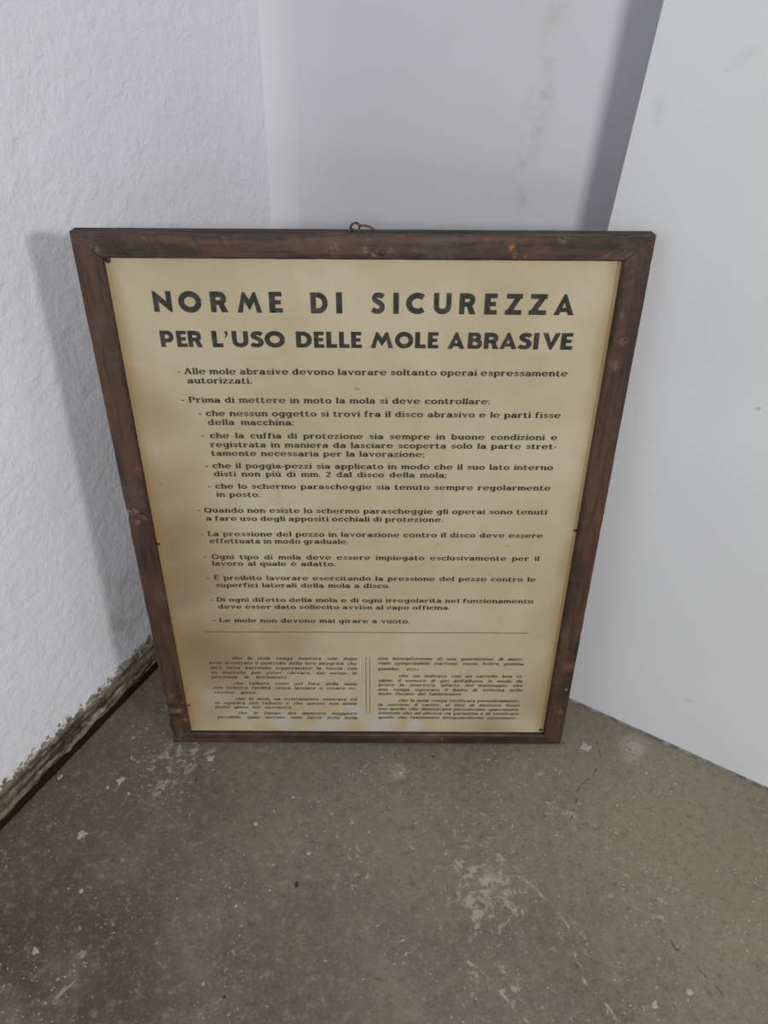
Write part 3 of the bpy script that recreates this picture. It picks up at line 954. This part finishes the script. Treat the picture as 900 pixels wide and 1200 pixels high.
LINES = [
    ('- Alle mole abrasive devono lavorare soltanto operai espressamente', -0.2187, 0.2383, 0.624, 0),
    ('autorizzati.', -0.2083, -0.1328, 0.6124, 0),
    ('- Prima di mettere in moto la mola si deve controllare:', -0.2187, 0.15, 0.5878, 0),
    ('- che nessun oggetto si trovi fra il disco abrasivo e le parti fisse', -0.2003, 0.2372, 0.5703, 0),
    ('della macchina;', -0.1904, -0.0866, 0.5584, 0),
    ('- che la cuffia di protezione sia sempre in buone condizioni e', -0.2009, 0.2368, 0.5404, 0),
    ('registrata in maniera da lasciare scoperta solo la parte stret-', -0.1908, 0.2373, 0.5279, 0),
    ('tamente necessaria per la lavorazione;', -0.1912, 0.0738, 0.5158, 0),
    ('- che il poggia-pezzi sia applicato in modo che il suo lato interno', -0.2007, 0.2368, 0.4982, 0),
    ('disti non più di mm. 2 dal disco della mola;', -0.1913, 0.1029, 0.4863, 0),
    ('- che lo schermo parascheggie sia tenuto sempre regolarmente', -0.2009, 0.2372, 0.4683, 0),
    ('in posto.', -0.1914, -0.1353, 0.456, 0),
    ('- Quando non esiste lo schermo parascheggie gli operai sono tenuti', -0.2185, 0.2372, 0.4319, 0),
    ('a fare uso degli appositi occhiali di protezione.', -0.209, 0.1017, 0.4192, 0),
    ('- La pressione del pezzo in lavorazione contro il disco deve essere', -0.2185, 0.236, 0.3948, 0),
    ('effettuata in modo graduale.', -0.2086, -0.0234, 0.3833, 0),
    ('- Ogni tipo di mola deve essere impiegato esclusivamente per il', -0.2197, 0.2357, 0.3572, 0),
    ('lavoro al quale è adatto.', -0.2094, -0.0416, 0.3462, 0),
    ('- È proibito lavorare esercitando la pressione del pezzo contro le', -0.2194, 0.2348, 0.3218, 0),
    ('superfici laterali della mola a disco.', -0.2089, 0.0333, 0.3091, 0),
    ('- Di ogni difetto della mola e di ogni irregolarità nel funzionamento', -0.2191, 0.2355, 0.2833, 0),
    ('deve esser dato sollecito avviso al capo officina.', -0.2096, 0.1184, 0.2707, 0),
    ('- Le mole non devono mai girare a vuoto.', -0.2197, 0.0621, 0.2453, 0),
    ('che la mola venga montata solo dopo', -0.1999, -0.0148, 0.1735, 1),
    ('aver accertato il controllo della loro integrità, che', -0.2353, -0.0149, 0.1637, 1),
    ('sarà fatta battendo leggermente la faccia con', -0.2352, -0.015, 0.1539, 1),
    ('un martello per poter rilevare, dal suono, la', -0.235, -0.0152, 0.1442, 1),
    ('presenza di incrinature.', -0.2347, -0.1198, 0.135, 1),
    ("che l'albero entri nel foro della mola", -0.2025, -0.0155, 0.1218, 1),
    ('con relativa facilità, senza lasciare o creare ec-', -0.2347, -0.0156, 0.1127, 1),
    ('cessivo gioco.', -0.2345, -0.1703, 0.1025, 1),
    ('che la mola sia esattamente centrata ed', -0.2031, -0.0159, 0.0891, 1),
    ("in squadra con l'albero e che questo non abbia", -0.2358, -0.016, 0.0798, 1),
    ('molto gioco nei cuscinetti.', -0.2367, -0.1171, 0.0707, 1),
    ('che le flange, del diametro maggiore', -0.2021, -0.0163, 0.058, 1),
    ('possibile, siano serrate sulle facce della mola,', -0.2352, -0.0151, 0.0485, 1),
    ('con interposizione di una guarnizione di mate-', 0.0169, 0.2324, 0.1743, 1),
    ('riale comprimibile (cartone, cuoio, feltro, gomma,', 0.0169, 0.2346, 0.1649, 1),
    ('piombo, ecc.).', 0.017, 0.0784, 0.1535, 1),
    ('che sia indicato, con un cartello ben vi-', 0.0479, 0.2347, 0.1394, 1),
    ("sibile, il numero di giri dell'albero, in modo da", 0.017, 0.2357, 0.1294, 1),
    ("avere la sicurezza, all'atto del montaggio, che", 0.017, 0.2366, 0.1204, 1),
    ('non venga superato il limite di velocità nelle', 0.017, 0.2376, 0.1105, 1),
    ('mole, fissato dal fabbricante.', 0.017, 0.1455, 0.1016, 1),
    ('che la mola venga verificata periodicamente', 0.0487, 0.2347, 0.0874, 1),
    ('in servizio, il carter, al fine di mettere fuori', 0.0171, 0.2357, 0.078, 1),
    ('uso quelle che dimostrano piccolissime spaccature,', 0.0171, 0.2366, 0.0687, 1),
    ('tenendo che ad altezza sia garantita e di verificare', 0.0171, 0.2375, 0.0595, 1),
    ('quelle che funzionano irregolarmente consumate.', 0.0171, 0.2344, 0.05, 1),
]

title(['NORME', 'DI', 'SICUREZZA'], TITLE_TOP)
title(['PER', "L'USO", 'DELLE', 'MOLE', 'ABRASIVE'], TITLE_LOW)
for (t, x0, x1, z, style) in LINES:
    if style == 0:
        text_line(t, x0, x1, z, 0.0054, 1.0, 0.0, M_ink)
    else:
        text_line(t, x0, x1, z, 0.0042, 0.80, 0.25, M_ink_small)


def rule(name, a, b, w):
    d = (Vector(b) - Vector(a)).normalized()
    nn = Vector((-d.y, d.x)) * w / 2
    n = 24
    polys = []
    for i in range(n):
        p, q = Vector(a).lerp(Vector(b), i / n), Vector(a).lerp(Vector(b), (i + 1) / n)
        polys.append([tuple(p - nn), tuple(q - nn), tuple(q + nn), tuple(p + nn)])
    return flat(name, polys, M_rule, paper)


rule('divider_line', (-0.2352, 0.2272), (0.2343, 0.2279), 0.0013)
rule('column_rule', (-0.0012, 0.180), (-0.0012, 0.058), 0.0009)
rule('column_rule', (0.0046, 0.180), (0.0046, 0.062), 0.0009)


# ---- hanging wire on the top rail, nails, holes
def tube(name, pts, r, mat, parent, sides=8, closed=False):
    pts = [Vector(p) for p in pts]
    n = len(pts)
    vs, fs = [], []
    upv = Vector((0.13, 1, 0.07)).normalized()
    for i, p in enumerate(pts):
        a = pts[(i - 1) % n] if (closed or i > 0) else p
        b = pts[(i + 1) % n] if (closed or i < n - 1) else p
        d = (b - a).normalized()
        s = d.cross(upv).normalized()
        u = s.cross(d).normalized()
        for k in range(sides):
            t = 2 * math.pi * k / sides
            vs.append(p + s * math.cos(t) * r + u * math.sin(t) * r)
    for i in range(n if closed else n - 1):
        i2 = (i + 1) % n
        for k in range(sides):
            k2 = (k + 1) % sides
            fs.append((i * sides + k, i * sides + k2, i2 * sides + k2, i2 * sides + k))
    if not closed:
        fs.append(tuple(reversed(range(sides))))
        fs.append(tuple((n - 1) * sides + k for k in range(sides)))
    return mesh(name, vs, fs, mat, parent, smooth=True)


hx = -0.0085
ring = [(hx + 0.0046 * math.cos(t), 0.013 + 0.0022 * math.sin(t * 2), HH + 0.0038 + 0.0046 * math.sin(t)) for t in [2 * math.pi * i / 20 for i in range(20)]]
eye = tube('hanging_eye', ring, 0.00125, M_wire, root, closed=True)
eye['label'] = 'small rusty wire eye twisted on the top edge'
tube('wire_tail', [(hx - 0.0060, 0.0125, HH - 0.002), (hx - 0.0066, 0.013, HH + 0.0012), (hx - 0.0045, 0.0135, HH + 0.0028), (hx - 0.001, 0.0125, HH + 0.0012), (hx + 0.001, 0.012, HH - 0.002)], 0.00125, M_wire, eye)
arm = [(hx + 0.0035, 0.0135, HH + 0.0040), (hx + 0.0060, 0.0135, HH + 0.0056), (hx + 0.0105, 0.0132, HH + 0.0056), (hx + 0.0155, 0.013, HH + 0.0046), (hx + 0.0195, 0.0128, HH + 0.0022), (hx + 0.0220, 0.0126, HH - 0.002)]
tube('wire_arm', arm, 0.00125, M_wire, eye)


def nail(x, z, y, r):
    n = 10
    vs = [(x, y - 0.0011, z)]
    for rr, yy in ((0.7, -0.0009), (1.0, -0.0003), (0.9, 0.001)):
        for k in range(n):
            t = 2 * math.pi * k / n
            vs.append((x + r * rr * math.cos(t), y + yy, z + r * rr * math.sin(t)))
    fs = [(0, 1 + (k + 1) % n, 1 + k) for k in range(n)]
    for q in range(2):
        for k in range(n):
            k2 = (k + 1) % n
            fs.append((1 + q * n + k, 1 + q * n + k2, 1 + (q + 1) * n + k2, 1 + (q + 1) * n + k))
    return mesh('nail_head', vs, fs, M_nail, root, smooth=True)


for x, z, y, r in ((0.0200, 0.7655, 0.0003, 0.0030), (-0.2775, 0.381, PY, 0.0022), (0.2775, 0.407, PY, 0.0022), (-0.2760, 0.7545, PY, 0.0034),
                   (0.276, 0.026, PY, 0.003), (-0.2765, 0.077, PY, 0.0022)):
    nail(x, z, y, r)
